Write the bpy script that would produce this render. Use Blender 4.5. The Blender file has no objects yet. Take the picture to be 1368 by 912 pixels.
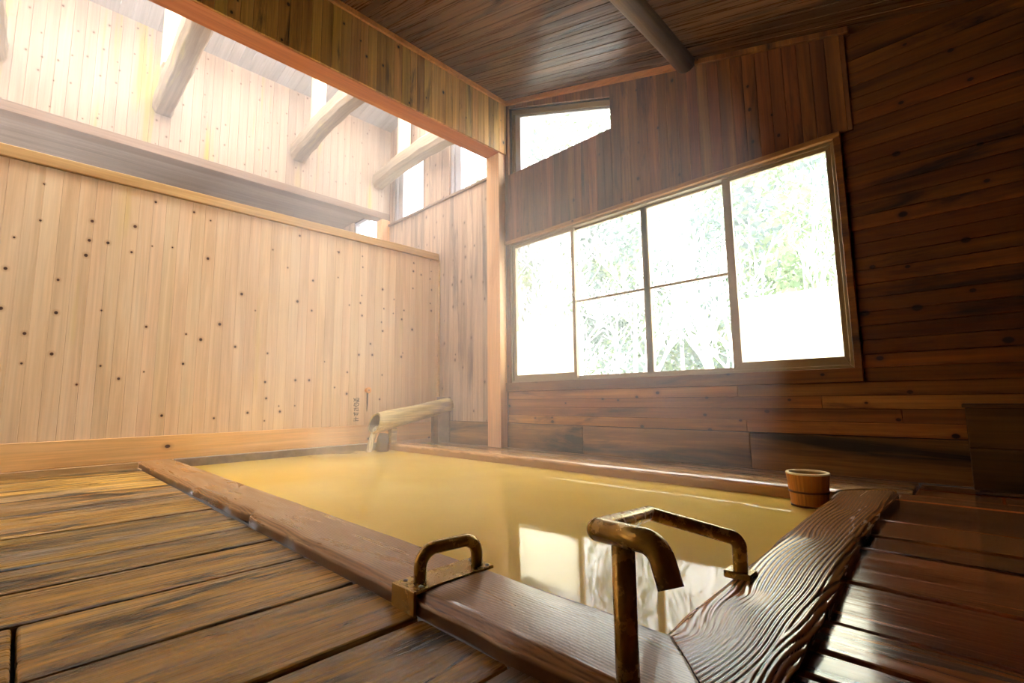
import bpy, math, random
import numpy as np
from mathutils import Vector, Matrix
random.seed(7); RNG = np.random.default_rng(7)
SC = bpy.context.scene
COL = SC.collection
ZO = 0.5            # eye height above the deck; z below is measured from the eye, floor at -0.5
D = 3.611           # window wall
XP = -4.79          # light partition
FL = -0.5
PI = math.pi

# ------------------------------------------------------------------ helpers
def S(r, g, b):
    f = lambda c: ((c/255+0.055)/1.055)**2.4 if c > 10 else c/255/12.92
    return (f(r), f(g), f(b), 1.0)

class MB:
    """collects shapes and links them as one mesh object"""
    def __init__(s): s.v = []; s.f = []
    def add(s, vs, fs):
        o = len(s.v); s.v += [tuple(v) for v in vs]; s.f += [tuple(i+o for i in f) for f in fs]; return s
    def box(s, a, b):
        x0, y0, z0 = [min(p, q) for p, q in zip(a, b)]; x1, y1, z1 = [max(p, q) for p, q in zip(a, b)]
        return s.add([(x0,y0,z0),(x1,y0,z0),(x1,y1,z0),(x0,y1,z0),(x0,y0,z1),(x1,y0,z1),(x1,y1,z1),(x0,y1,z1)],
                     [(0,3,2,1),(4,5,6,7),(0,1,5,4),(1,2,6,5),(2,3,7,6),(3,0,4,7)])
    def prism(s, pts, ext):
        """pts: polygon (3d), ext: extrusion vector"""
        n = len(pts); e = Vector(ext); P = [Vector(p) for p in pts]
        return s.add([*P, *[p+e for p in P]], [tuple(range(n-1,-1,-1)), tuple(range(n,2*n))] + [(i,(i+1)%n,n+(i+1)%n,n+i) for i in range(n)])
    def tube(s, path, rad, seg=16, cap=True, ref=(0,0,1)):
        P = [Vector(p) for p in path]; n = len(P)
        if not hasattr(rad, '__len__'): rad = [rad]*n
        T = []
        for i in range(n):
            a = (P[i]-P[i-1]).normalized() if i else (P[1]-P[0]).normalized()
            b = (P[i+1]-P[i]).normalized() if i < n-1 else a
            T.append((a+b).normalized() if (a+b).length > 1e-6 else a)
        u = Vector(ref); 
        if abs(u.dot(T[0])) > .95: u = Vector((1,0,0))
        vs = []
        for i in range(n):
            u = (u - T[i]*u.dot(T[i])).normalized(); w = T[i].cross(u)
            # mitre: keep true radius across the bend plane
            a = (P[i]-P[i-1]).normalized() if i else T[i]
            k = 1.0/max(.5, a.dot(T[i])); 
            b = (P[i+1]-P[i]).normalized() if i < n-1 else a
            bend = (b-a); bend = bend.normalized() if bend.length > 1e-5 else None
            for j in range(seg):
                t = 2*PI*j/seg; d = u*math.cos(t)+w*math.sin(t)
                if bend is not None: d = d + bend*(d.dot(bend))*(k-1)
                vs.append(P[i]+d*rad[i])
        fs = [(i*seg+j, i*seg+(j+1)%seg, (i+1)*seg+(j+1)%seg, (i+1)*seg+j) for i in range(n-1) for j in range(seg)]
        if cap: fs += [tuple(range(seg-1,-1,-1)), tuple(range((n-1)*seg, n*seg))]
        return s.add(vs, fs)
    def build(s, name, mat, parent=None, smooth=False, bevel=0, seg=1, kind=None):
        me = bpy.data.meshes.new(name)
        me.from_pydata([(x, y, z+ZO) for x, y, z in s.v], [], s.f); me.update()
        o = bpy.data.objects.new(name, me); COL.objects.link(o)
        if mat is not None: me.materials.append(mat)
        if smooth:
            for p in me.polygons: p.use_smooth = True
        if bevel:
            m = o.modifiers.new('bevel', 'BEVEL'); m.width = bevel; m.segments = seg; m.limit_method = 'ANGLE'; m.angle_limit = math.radians(40)
        if parent is not None:
            o.parent = parent; o.matrix_parent_inverse = parent.matrix_world.inverted() if parent.type != 'EMPTY' else Matrix.Translation(-parent.location)
        if kind: o['kind'] = kind
        return o

def empty(name, loc, label=None, cat=None, group=None, kind=None):
    o = bpy.data.objects.new(name, None); COL.objects.link(o)
    o.location = (loc[0], loc[1], loc[2]+ZO); o.empty_display_size = .1
    tag(o, label, cat, group, kind); return o
def tag(o, label=None, cat=None, group=None, kind=None):
    if label: o['label'] = label
    if cat: o['category'] = cat
    if group: o['group'] = group
    if kind: o['kind'] = kind
    return o
def copy_tree(o, parent=None):
    c = o.copy(); COL.objects.link(c)
    if parent is not None: c.parent = parent
    for ch in list(o.children): copy_tree(ch, c)
    return c

# ------------------------------------------------------------------ materials
class NT:
    def __init__(s, name):
        s.m = bpy.data.materials.new(name); s.m.use_nodes = True; s.t = s.m.node_tree; s.t.nodes.clear()
        s.out = s.t.nodes.new('ShaderNodeOutputMaterial')
    def n(s, typ, ins={}, **kw):
        nd = s.t.nodes.new('ShaderNode'+typ)
        for k, v in kw.items(): setattr(nd, k, v)
        for k, v in ins.items():
            sock = nd.inputs[k]
            if isinstance(v, bpy.types.NodeSocket): s.t.links.new(v, sock)
            else: sock.default_value = v
        return nd
    def math(s, op, a, b=0.0, c=None):
        i = {0: a, 1: b}
        if c is not None: i[2] = c
        return s.n('Math', i, operation=op).outputs[0]
    def mix(s, f, a, b, mode='MIX'):
        nd = s.n('Mix', data_type='RGBA', blend_type=mode)
        for idx, v in ((0, f), (6, a), (7, b)):
            if isinstance(v, bpy.types.NodeSocket): s.t.links.new(v, nd.inputs[idx])
            else: nd.inputs[idx].default_value = v
        return nd.outputs[2]
    def ramp(s, fac, stops):
        nd = s.n('ValToRGB', {0: fac}); e = nd.color_ramp.elements
        while len(e) < len(stops): e.new(0.5)
        for k, (p, c) in enumerate(stops):
            e[k].position = p; e[k].color = c if hasattr(c, '__len__') else (c, c, c, 1)
        return nd.outputs[0]
    def noise(s, vec, scale=1, detail=4, rough=.55, dist=0):
        return s.n('TexNoise', {'Vector': vec, 'Scale': scale, 'Detail': detail, 'Roughness': rough, 'Distortion': dist}).outputs['Fac']
    def link(s, a, b): s.t.links.new(a, b)

AX = {'x': 0, 'y': 1, 'z': 2}
def wood(name, along, cols, rough=(.45, .65), cross=9.0, al=.55, knots=None, tone=(.8, 1.2), hue=0.0, stain_sheen=None, streak=.35,
         bump=.25, coat=0.0, spec=.4, algae=None, fine=60.0, dist=.6, zero=None):
    """boards: grain along one axis, per-board tone, optional round knots and dark or green stains with their own shapes"""
    N = NT(name); co = N.n('TexCoord').outputs['Object']
    isl = N.n('NewGeometry').outputs['Random Per Island']
    sc = [cross]*3; sc[AX[along]] = al
    if zero: sc[AX[zero]] = 0
    off = N.n('CombineXYZ', {0: N.math('MULTIPLY', isl, 37.1), 1: N.math('MULTIPLY', isl, 91.7), 2: N.math('MULTIPLY', isl, 53.3)}).outputs[0]
    v = N.n('VectorMath', {0: co, 1: tuple(sc)}, operation='MULTIPLY').outputs[0]
    v = N.n('VectorMath', {0: v, 1: off}, operation='ADD').outputs[0]
    g = N.noise(v, 1.0, 5, .6, dist)
    c = N.ramp(g, cols)
    sf = [fine]*3; sf[AX[along]] = 1.3
    if zero: sf[AX[zero]] = 0
    v2 = N.n('VectorMath', {0: co, 1: tuple(sf)}, operation='MULTIPLY').outputs[0]
    v2 = N.n('VectorMath', {0: v2, 1: off}, operation='ADD').outputs[0]
    st = N.noise(v2, 1.0, 3, .6)
    stv = N.n('MapRange', {0: st, 1: .3, 2: .7, 3: 1-streak, 4: 1+streak}).outputs[0]
    tv = N.n('MapRange', {0: isl, 1: 0, 2: 1, 3: tone[0], 4: tone[1]}).outputs[0]
    val = N.math('MULTIPLY', stv, tv)
    c = N.n('HueSaturation', {'Hue': N.n('MapRange', {0: N.math('FRACT', N.math('MULTIPLY', isl, 7.77)), 3: .5-hue, 4: .5+hue}).outputs[0] if hue else .5,
                              'Saturation': 1.0, 'Value': val, 'Fac': 1.0, 'Color': c}).outputs[0]
    if stain_sheen:   # patches of weathering, on the deck also painted sheen: (colour, scale, lo, hi)
        for scol, sscale, lo, hi in stain_sheen:
            s3 = [sscale]*3; s3[AX[along]] = sscale*.16
            if zero: s3[AX[zero]] = 0
            v3 = N.n('VectorMath', {0: co, 1: tuple(s3)}, operation='MULTIPLY').outputs[0]
            o2 = N.n('VectorMath', {0: off, 3: .35}, operation='SCALE').outputs[0]
            v3 = N.n('VectorMath', {0: v3, 1: o2}, operation='ADD').outputs[0]
            f = N.noise(v3, 1.0, 6, .65, .8)
            f = N.n('MapRange', {0: f, 1: lo, 2: hi, 3: 0, 4: 1}).outputs[0]
            c = N.mix(f, c, scol)
    if algae:
        for acol, plane, sc2, lo, hi, amt in algae:
            s3 = [0, 0, 0]; s3[AX[plane]] = sc2; s3[2] = .35
            v3 = N.n('VectorMath', {0: co, 1: tuple(s3)}, operation='MULTIPLY').outputs[0]
            f = N.noise(v3, 1.0, 3, .6); f = N.n('MapRange', {0: f, 1: lo, 2: hi, 3: 0, 4: amt}).outputs[0]
            c = N.mix(f, c, acol)
    if knots:
        sep = N.n('SeparateXYZ', {0: co}).outputs
        ca, cb = knots['plane']
        kv = N.n('CombineXYZ', {0: N.math('MULTIPLY', sep[AX[ca]], 1.0 if ca != along else knots.get('st', .75)),
                                1: N.math('MULTIPLY', sep[AX[cb]], 1.0 if cb != along else knots.get('st', .75))}).outputs[0]
        vo = N.n('TexVoronoi', {'Vector': kv, 'Scale': knots['scale'], 'Randomness': 1.0}, voronoi_dimensions='2D')
        cs = N.n('SeparateColor', {0: vo.outputs['Color']}).outputs
        keep = N.math('LESS_THAN', cs[0], knots['prob'])
        r = N.n('MapRange', {0: cs[1], 3: knots['size']*.4, 4: knots['size']}).outputs[0]
        d = N.math('DIVIDE', vo.outputs['Distance'], r)
        core = N.n('MapRange', {0: d, 1: .75, 2: 1.1, 3: 1, 4: 0}).outputs[0]
        halo = N.n('MapRange', {0: d, 1: .8, 2: 2.6, 3: .45, 4: 0}).outputs[0]
        c = N.mix(N.math('MULTIPLY', halo, keep), c, knots.get('halo', S(150, 95, 50)))
        c = N.mix(N.math('MULTIPLY', core, keep), c, knots.get('col', S(75, 42, 22)))
    ro = N.n('MapRange', {0: st, 1: .35, 2: .65, 3: rough[0], 4: rough[1]}).outputs[0]
    hgt = N.math('ADD', N.math('MULTIPLY', g, .6), N.math('MULTIPLY', st, .4))
    b = N.n('Bump', {'Strength': bump, 'Distance': .01, 'Height': hgt}).outputs[0]
    p = N.n('BsdfPrincipled', {'Base Color': c, 'Roughness': ro, 'Normal': b, 'Specular IOR Level': spec, 'Coat Weight': coat, 'Coat Roughness': .12})
    N.link(p.outputs[0], N.out.inputs[0]); return N.m

def plain(name, col, rough=.5, metal=0, var=.12, scale=30, bump=.05, spec=.5, coat=0):
    N = NT(name); co = N.n('TexCoord').outputs['Object']
    f = N.noise(co, scale, 4, .6)
    v = N.n('MapRange', {0: f, 1: .3, 2: .7, 3: 1-var, 4: 1+var}).outputs[0]
    c = N.n('HueSaturation', {'Hue': .5, 'Saturation': 1.0, 'Value': v, 'Fac': 1.0, 'Color': col}).outputs[0]
    b = N.n('Bump', {'Strength': bump, 'Distance': .005, 'Height': f}).outputs[0]
    p = N.n('BsdfPrincipled', {'Base Color': c, 'Roughness': rough, 'Metallic': metal, 'Normal': b, 'Specular IOR Level': spec, 'Coat Weight': coat, 'Coat Roughness': .1})
    N.link(p.outputs[0], N.out.inputs[0]); return N.m

M = {}
LIGHT_COLS = [(.25, S(208,172,132)), (.5, S(226,194,156)), (.75, S(235,209,175))]
KN = dict(plane=('y','z'), scale=7.5, prob=.26, size=.095, st=.9, halo=S(170,115,66))
M['partition'] = wood('pale_cedar_boards', 'z', LIGHT_COLS, knots=KN, tone=(.95, 1.04), streak=.08, cross=7, bump=.08, hue=.004,
                      algae=[(S(205,180,80), 'y', 3.2, .66, .78, .5)])
M['upper'] = wood('upper_wall_boards', 'z', [(.25, S(158,136,116)), (.5, S(176,154,134)), (.75, S(188,168,148))],
                  knots=dict(plane=('y','z'), scale=9, prob=.34, size=.085, st=.8, col=S(96,66,48), halo=S(150,112,88)), tone=(.88, 1.08), streak=.1, cross=8, bump=.1,
                  algae=[(S(164,156,50), 'y', 5.0, .57, .68, .85), (S(150,120,90), 'y', 14.0, .62, .75, .4)])
M['trim_light'] = wood('pale_cedar_trim', 'y', [(.25, S(172,132,80)), (.5, S(194,156,102)), (.75, S(208,174,122))], tone=(.95,1.05), streak=.12, cross=12, bump=.1)
M['skirting'] = wood('pale_cedar_skirting', 'y', [(.25, S(210,156,92)), (.5, S(228,180,116)), (.75, S(236,194,136))], tone=(.95,1.05), streak=.12, cross=7,
                     knots=dict(plane=('y','z'), scale=3.2, prob=.5, size=.07), bump=.1)
WB = [(.2, S(70,44,26)), (.45, S(118,78,46)), (.7, S(150,104,62)), (.9, S(172,126,80))]
M['wallv'] = wood('brown_cedar_vertical', 'z', [(.25, S(66,38,18)), (.48, S(112,68,32)), (.75, S(150,98,50))], tone=(.72, 1.2), streak=.25, cross=9, bump=.2, hue=.01,
                  knots=dict(plane=('x','z'), scale=5.5, prob=.4, size=.08, col=S(40,24,14), halo=S(80,48,26)), stain_sheen=[(S(46,32,24), 5, .54, .68)])
M['wallgrey'] = wood('greyed_cedar_vertical', 'z', [(.25, S(130,106,84)), (.5, S(172,144,120)), (.75, S(194,168,142))], tone=(.85, 1.12), streak=.18, cross=9, bump=.15,
                     knots=dict(plane=('x','z'), scale=5.5, prob=.45, size=.08, col=S(80,50,34), halo=S(120,84,58)), stain_sheen=[(S(104,86,76), 3, .52, .66)])
M['wallh'] = wood('brown_cedar_horizontal', 'x', [(.25, S(60,32,9)), (.48, S(106,61,18)), (.75, S(138,86,29))], tone=(.55, 1.25), streak=.22, cross=9, bump=.22, hue=.006,
                  knots=dict(plane=('x','z'), scale=5.0, prob=.45, size=.1, col=S(36,20,12), halo=S(80,40,20)), stain_sheen=[(S(38,22,14), 5, .52, .68)])
M['walllow'] = wood('worn_lit_lower_boards', 'x', [(.25, S(92,54,22)), (.48, S(150,98,46)), (.75, S(184,128,66))], tone=(.6, 1.2), streak=.22, cross=9, bump=.22, hue=.006,
                 knots=dict(plane=('x','z'), scale=7.0, prob=.4, size=.11, col=S(56,30,18), halo=S(120,66,36)), stain_sheen=[(S(70,42,24), 5, .54, .68)])  # lighter than wallh: light from the left end is put into the colour
M['wallbase'] = wood('weathered_base_board', 'x', [(.25, S(84,56,28)), (.5, S(140,100,54)), (.75, S(176,132,78))], tone=(.85, 1.1), streak=.3, cross=9, bump=.25,
                  stain_sheen=[(S(40,28,18), 4, .46, .62)])
M['ceiling'] = wood('dark_stained_ceiling', 'x', [(.25, S(52,34,20)), (.5, S(92,62,36)), (.75, S(122,86,52))], rough=(.22,.42), tone=(.75, 1.2), streak=.2, cross=11, al=.5, bump=.35, fine=60, zero='z', stain_sheen=[(S(40,26,16), 5, .55, .7)])
M['header'] = wood('honey_fascia_boards', 'z', [(.25, S(126,84,28)), (.48, S(178,128,56)), (.75, S(200,152,80))], tone=(.75, 1.15), streak=.22, cross=9, bump=.2, hue=.01,
                  knots=dict(plane=('y','z'), scale=6.0, prob=.4, size=.08, col=S(44,28,14), halo=S(90,60,26)), stain_sheen=[(S(70,50,26), 6, .56, .7)])
M['beamred'] = wood('reddish_beam', 'y', [(.25, S(150,86,46)), (.5, S(176,106,60)), (.75, S(194,126,76))], tone=(.95, 1.05), streak=.15, cross=9, bump=.1)
M['orange_trim'] = wood('orange_trim_wood', 'x', [(.25, S(160,98,44)), (.5, S(188,122,60)), (.75, S(206,142,78))], tone=(.95, 1.05), streak=.15, cross=9, bump=.1)
M['post'] = wood('pinkish_post', 'z', [(.25, S(206,154,104)), (.5, S(222,174,124)), (.75, S(232,190,144))], tone=(.95, 1.05), streak=.15, cross=9, bump=.1,
                  stain_sheen=[(S(190,120,50), 3, .6, .75)])
M['log'] = wood('aged_log', 'y', [(.25, S(60,42,26)), (.5, S(92,68,42)), (.75, S(120,92,58))], tone=(.9, 1.05), streak=.3, cross=8, bump=.5, stain_sheen=[(S(48,36,24), 5, .5, .65)])
M['tie'] = wood('grey_tie_timber', 'x', [(.25, S(126,110,90)), (.5, S(150,134,112)), (.75, S(170,156,132))], tone=(.95, 1.05), streak=.2, cross=8, bump=.3,
                  stain_sheen=[(S(180,170,110), 4, .58, .72)])
M['strut'] = wood('pale_strut', 'z', [(.25, S(214,190,150)), (.5, S(228,208,172)), (.75, S(238,222,192))], tone=(.95, 1.05), streak=.1, cross=9, bump=.1)
M['greybeam'] = wood('grey_brown_beam', 'y', [(.25, S(104,84,68)), (.5, S(128,104,86)), (.75, S(146,120,100))], tone=(.95, 1.05), streak=.15, cross=9, bump=.1)
M['farroom'] = wood('far_room_boards', 'y', [(.25, S(110,92,78)), (.5, S(134,114,98)), (.75, S(150,130,112))], tone=(.9, 1.08), streak=.12, cross=8, bump=.1)
M['roof'] = wood('roof_underside', 'x', [(.25, S(140,136,136)), (.5, S(158,154,154)), (.75, S(172,168,168))], tone=(.92, 1.05), streak=.1, cross=8, bump=.1, zero='z')
DK = [(.22, S(70,52,22)), (.42, S(150,110,44)), (.6, S(198,152,70)), (.85, S(220,180,100))]
M['deck'] = wood('worn_deck_planks', 'y', DK, rough=(.18, .45), tone=(.6, 1.35), streak=.3, cross=11, al=.7, bump=.6, hue=.008, fine=85, dist=2.2,
                 stain_sheen=[(S(138,122,104), 5, .48, .62), (S(34,28,20), 7.5, .5, .6), (S(24,19,14), 26, .58, .68)])  # grey patches are pale sheen painted in; dark ones are weathering
M['deckwet'] = wood('wet_deck_planks', 'x', [(.2, S(72,42,22)), (.42, S(126,74,36)), (.6, S(158,96,48)), (.85, S(180,118,66))], rough=(.08, .26), tone=(.4, 1.2), streak=.15, cross=7, al=.5,
                 bump=.3, hue=.01, fine=50, dist=1.5, stain_sheen=[(S(30,24,20), 6, .56, .66)], spec=.6, coat=.5)
M['ledge'] = wood('wet_ledge_planks', 'x', [(.2, S(90,62,38)), (.42, S(140,100,62)), (.6, S(172,130,88)), (.85, S(190,150,110))], rough=(.14, .4), tone=(.7, 1.1), streak=.35, cross=7, al=.6,
                 bump=.6, fine=70, stain_sheen=[(S(50,36,26), 6, .52, .62)], spec=.6, coat=.3)
M['under'] = plain('dark_underside', S(26, 18, 12), .9)
M['tubwall'] = wood('wet_dark_tub_boards', 'x', [(.25, S(48,32,22)), (.5, S(74,52,36)), (.75, S(96,70,50))], rough=(.3,.5), bump=.3)
M['greyedge'] = plain('wet_grey_edge_wood', S(128, 112, 96), .35, var=.25, scale=14, bump=.3)
M['bronze'] = plain('bronze_window_frame', S(146, 124, 88), .4, .35, var=.05)
M['alu'] = plain('pale_aluminium_frame', S(176, 172, 176), .4, .3, var=.04)
M['pipe'] = None
M['bucket'] = wood('honey_bucket_wood', 'z', [(.25, S(150,88,26)), (.5, S(178,110,36)), (.75, S(196,130,52))], rough=(.35,.5), tone=(.9, 1.08), streak=.15, bump=.12, spec=.5)
M['bucketrim'] = plain('pale_bucket_lip', S(240, 220, 170), .45, var=.06)
M['hoop'] = plain('dark_bucket_hoop', S(96, 52, 18), .4, var=.1)
M['spout'] = wood('wet_pale_log', 'y', [(.25, S(140,114,70)), (.5, S(190,168,116)), (.75, S(206,190,144))], rough=(.35,.55), tone=(.95,1.05), cross=10, streak=.3, bump=.5,
                  stain_sheen=[(S(120,100,88), 6, .52, .66)])
M['hollow'] = plain('dark_wet_hollow', S(84, 66, 52), .5, var=.2, scale=20, bump=.3)
M['peg'] = plain('orange_peg_wood', S(226, 160, 84), .5, var=.12)
M['ink'] = plain('brown_ink', S(84, 58, 34), .8, var=.05)
M['box'] = wood('dark_chest_planks', 'x', [(.25, S(60,42,18)), (.5, S(88,62,28)), (.75, S(108,78,36))], tone=(.75, 1.1), streak=.25, bump=.3)

def pipe_mat():
    N = NT('rusty_bronze_pipe'); co = N.n('TexCoord').outputs['Object']
    f = N.noise(co, 26, 6, .65); f2 = N.noise(co, 7, 4, .6)
    c = N.ramp(f, [(.3, S(160,130,50)), (.5, S(174,142,58)), (.7, S(188,156,72))])
    c = N.mix(N.n('MapRange', {0: f2, 1: .56, 2: .8, 3: 0, 4: .4}).outputs[0], c, S(150, 108, 42))
    drops = N.n('TexVoronoi', {'Vector': co, 'Scale': 120.0}).outputs['Distance']
    h = N.math('ADD', N.n('MapRange', {0: drops, 1: 0, 2: .35, 3: 1, 4: 0}).outputs[0], f)
    b = N.n('Bump', {'Strength': .12, 'Distance': .004, 'Height': h}).outputs[0]
    p = N.n('BsdfPrincipled', {'Base Color': c, 'Metallic': .55, 'Roughness': N.n('MapRange', {0: f, 1: .3, 2: .7, 3: .16, 4: .34}).outputs[0], 'Normal': b, 'Coat Weight': .25, 'Coat Roughness': .1})
    N.link(p.outputs[0], N.out.inputs[0]); return N.m
M['pipe'] = pipe_mat()

def glass_mat():
    N = NT('clear_window_glass')
    fr = N.n('Fresnel', {'IOR': 1.45}).outputs[0]
    a = N.n('BsdfTransparent', {'Color': (.97, .98, .98, 1)}).outputs[0]; b = N.n('BsdfGlossy', {'Roughness': .02}).outputs[0]
    N.link(N.n('MixShader', {0: N.math('MULTIPLY', fr, .35), 1: a, 2: b}).outputs[0], N.out.inputs[0]); return N.m
M['glass'] = glass_mat()
def frost_mat():
    N = NT('frosted_film')
    a = N.n('BsdfTranslucent', {'Color': (1.0, .97, .86, 1)}).outputs[0]; b = N.n('BsdfDiffuse', {'Color': (.9, .88, .8, 1)}).outputs[0]
    N.link(N.n('MixShader', {0: .12, 1: a, 2: b}).outputs[0], N.out.inputs[0]); return N.m
M['frost'] = frost_mat()

def water_mat():
    N = NT('murky_spring_water'); co = N.n('TexCoord').outputs['Object']
    f = N.noise(co, 1.1, 3, .5); 
    c = N.ramp(f, [(.3, S(212,174,78)), (.7, S(222,188,98))])
    rip = N.noise(N.n('VectorMath', {0: co, 1: (2.2, 3.4, 1)}, operation='MULTIPLY').outputs[0], 1.0, 2, .45, .3)
    b = N.n('Bump', {'Strength': .035, 'Distance': .05, 'Height': rip}).outputs[0]
    p = N.n('BsdfPrincipled', {'Base Color': c, 'Roughness': .04, 'IOR': 1.33, 'Normal': b})
    N.link(p.outputs[0], N.out.inputs[0]); return N.m
M['water'] = water_mat()

def rim_mat(name, ring, valley, patch, rough, along='x'):
    """timber with raised grain: the 'grain' attribute is the ridge height, 'tone' the timber's own broad colour change"""
    N = NT(name); co = N.n('TexCoord').outputs['Object']
    g = N.n('Attribute', attribute_name='grain').outputs['Fac']; t = N.n('Attribute', attribute_name='tone').outputs['Fac']
    f = N.noise(N.n('VectorMath', {0: co, 1: (1.6, 14, 9) if along == 'x' else (14, 1.6, 9)}, operation='MULTIPLY').outputs[0], 1, 6, .65, .6)
    c = N.mix(g, valley, ring)
    c = N.mix(N.n('MapRange', {0: N.math('ADD', N.math('MULTIPLY', f, .6), t), 1: .35, 2: .75, 3: 0, 4: .85}).outputs[0], c, patch)
    fn = N.noise(N.n('VectorMath', {0: co, 1: (90, 90, 90)}, operation='MULTIPLY').outputs[0], 1, 3, .6)
    ro = N.n('MapRange', {0: f, 1: .3, 2: .7, 3: rough[0], 4: rough[1]}).outputs[0]
    b = N.n('Bump', {'Strength': .15, 'Distance': .004, 'Height': fn}).outputs[0]
    p = N.n('BsdfPrincipled', {'Base Color': c, 'Roughness': ro, 'Normal': b, 'Specular IOR Level': .5, 'Coat Weight': .6, 'Coat Roughness': .08})
    N.link(p.outputs[0], N.out.inputs[0]); return N.m
M['rimright'] = rim_mat('weathered_ridged_rim', S(186,130,74), S(48,28,16), S(206,128,66), (.12, .3), 'y')
M['rimfront'] = rim_mat('worn_brown_rim', S(184,136,88), S(104,70,40), S(146,98,56), (.2, .42))
M['rimback'] = rim_mat('worn_rim_reflection', S(214,166,112), S(130,90,54), S(226,186,134), (.1, .3))  # colours brightened to carry the window reflection on the wet top

# ------------------------------------------------------------------ board cladding
def vboards(fn, u0, u1, w, gap=.002, along='x', depth=.018, face=0, brk=(), jit=.0):
    """vertical boards between u0 and u1; fn(u) gives the list of (z0, z1) spans at u"""
    mb = MB(); edges = [u0]; u = u0
    while u < u1-1e-6:
        u = min(u+w*(1+jit*(random.random()-.5)), u1); edges.append(u)
    edges = sorted(set(edges) | {b for b in brk if u0 < b < u1})
    for a, b in zip(edges[:-1], edges[1:]):
        A = fn(a+1e-4); B = fn(b-1e-4)
        if len(A) != len(B): A = B = fn((a+b)/2)
        g = gap if b-a > 3*gap else 0
        for (p0, p1), (q0, q1) in zip(A, B):
            if p1-p0 < .01 and q1-q0 < .01: continue
            if along == 'x': pts = [(a, face, p0), (b-g, face, q0), (b-g, face, q1), (a, face, p1)]; e = (0, depth, 0)
            else: pts = [(face, a, p0), (face, b-g, q0), (face, b-g, q1), (face, a, p1)]; e = (-depth, 0, 0)
            mb.prism(pts, e)
    return mb
def hboards(x0, x1, z0, z1, h, face, gap=.002, depth=.018, joints=True):
    mb = MB(); z = z0
    while z < z1-.01:
        zt = min(z+h*(1+.1*(random.random()-.5)), z1)
        x = x0
        while x < x1-.01:
            xe = min(x+(random.uniform(1.8, 3.6) if joints else 99), x1)
            if x1-xe < .3: xe = x1
            mb.box((x, face, z), (xe-.0015, face+depth, zt-gap)); x = xe
        z = zt
    return mb
ceil_z = lambda x: 3.317-.30*(x+3.56)
roof_z = lambda x: 3.97+.16*(x+6)

# window openings on the window wall (x0, x1, bottom, top-left, top-right)
W1 = (-3.535, -.56, .165, 1.66); 
def w2top(x): return 3.235+(2.753-3.235)*(x+3.538)/(1.316)
def wall_above(x):
    top = ceil_z(x)+.01
    if -3.535 < x < -2.222: return [(1.68, 2.44), (w2top(x), top)]
    return [(1.68, top)]
vboards(wall_above, -3.585, -.447, .088, along='x', face=D-.012, depth=.03, brk=(-3.535, -2.222), jit=.15).build('wall_back', M['wallv'], bevel=.0015, kind='structure')
hboards(-3.585, 2.62, -.25, .075, .083, D, depth=.03).build('wall_back_lower', M['walllow'], bevel=.002, kind='structure')
hb = hboards(-.52, 2.62, .075, 2.4, .086, D, depth=.03)
hb.build('wall_back_right', M['wallh'], bevel=.002, kind='structure')
b = MB(); x = -3.585
for xe in (-2.63, -1.2, .4, 2.62): b.box((x, D-.012, -.50), (xe-.003, D+.02, -.256)); x = xe
b.build('baseboard_back', M['wallbase'], bevel=.004, kind='structure')
# left part of the window wall, under the raised roof
def wall_l(x):
    top = roof_z(x)
    for a, bb in ((-5.9, -5.165), (-4.6, -3.89)):
        if a < x < bb: return [(-.25, 2.535), (3.5, top)]
    return [(-.25, top)]
vboards(wall_l, -6.3, -3.585, .088, along='x', face=D, depth=.03, brk=(-5.9, -5.165, -4.6, -3.89), jit=.15).build('wall_back_left', M['wallgrey'], bevel=.0015, kind='structure')
MB().box((XP, D-.012, -.5), (-3.79, D+.02, -.256)).build('baseboard_back_left', M['wallbase'], bevel=.004, kind='structure')
MB().box((-6.0, D-.03, 2.505), (-3.79, D+.02, 2.535)).build('trim_1', M['greybeam'], bevel=.003, kind='structure')
# solid core of the window wall, pierced by the openings
core = MB()
def cbox(x0, x1, z0, z1): core.box((x0, D+.03, z0), (x1, D+.11, z1))
cbox(-9.2, 2.62, -.7, .165); cbox(-.56, 2.62, .165, 2.6); cbox(-3.585, -.56, 1.66, 2.44)
core.prism([(-2.222, D+.03, 2.44), (-.56, D+.03, 2.44), (-.56, D+.03, ceil_z(-.56)+.1), (-2.222, D+.03, ceil_z(-2.222)+.1)], (0, .08, 0))
core.prism([(-3.585, D+.03, w2top(-3.585)), (-2.222, D+.03, w2top(-2.222)), (-2.222, D+.03, ceil_z(-2.222)+.1), (-3.585, D+.03, ceil_z(-3.585)+.1)], (0, .08, 0))
cbox(-3.79, -3.535, .165, 4.5); cbox(-6.3, -3.79, .165, 2.535); cbox(-6.3, -5.9, 2.535, 4.5); cbox(-5.165, -4.6, 2.535, 4.5); cbox(-3.89, -3.79, 2.535, 4.5)
cbox(-5.9, -5.165, 3.5, 4.5); cbox(-4.6, -3.89, 3.5, 4.5)
cbox(-9.2, -6.3, .165, 2.3); cbox(-9.2, -7.1, 2.3, 3.2); cbox(-7.1, -6.3, 2.86, 3.2)
core.build('wall_back_core', M['under'], kind='structure')
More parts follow.
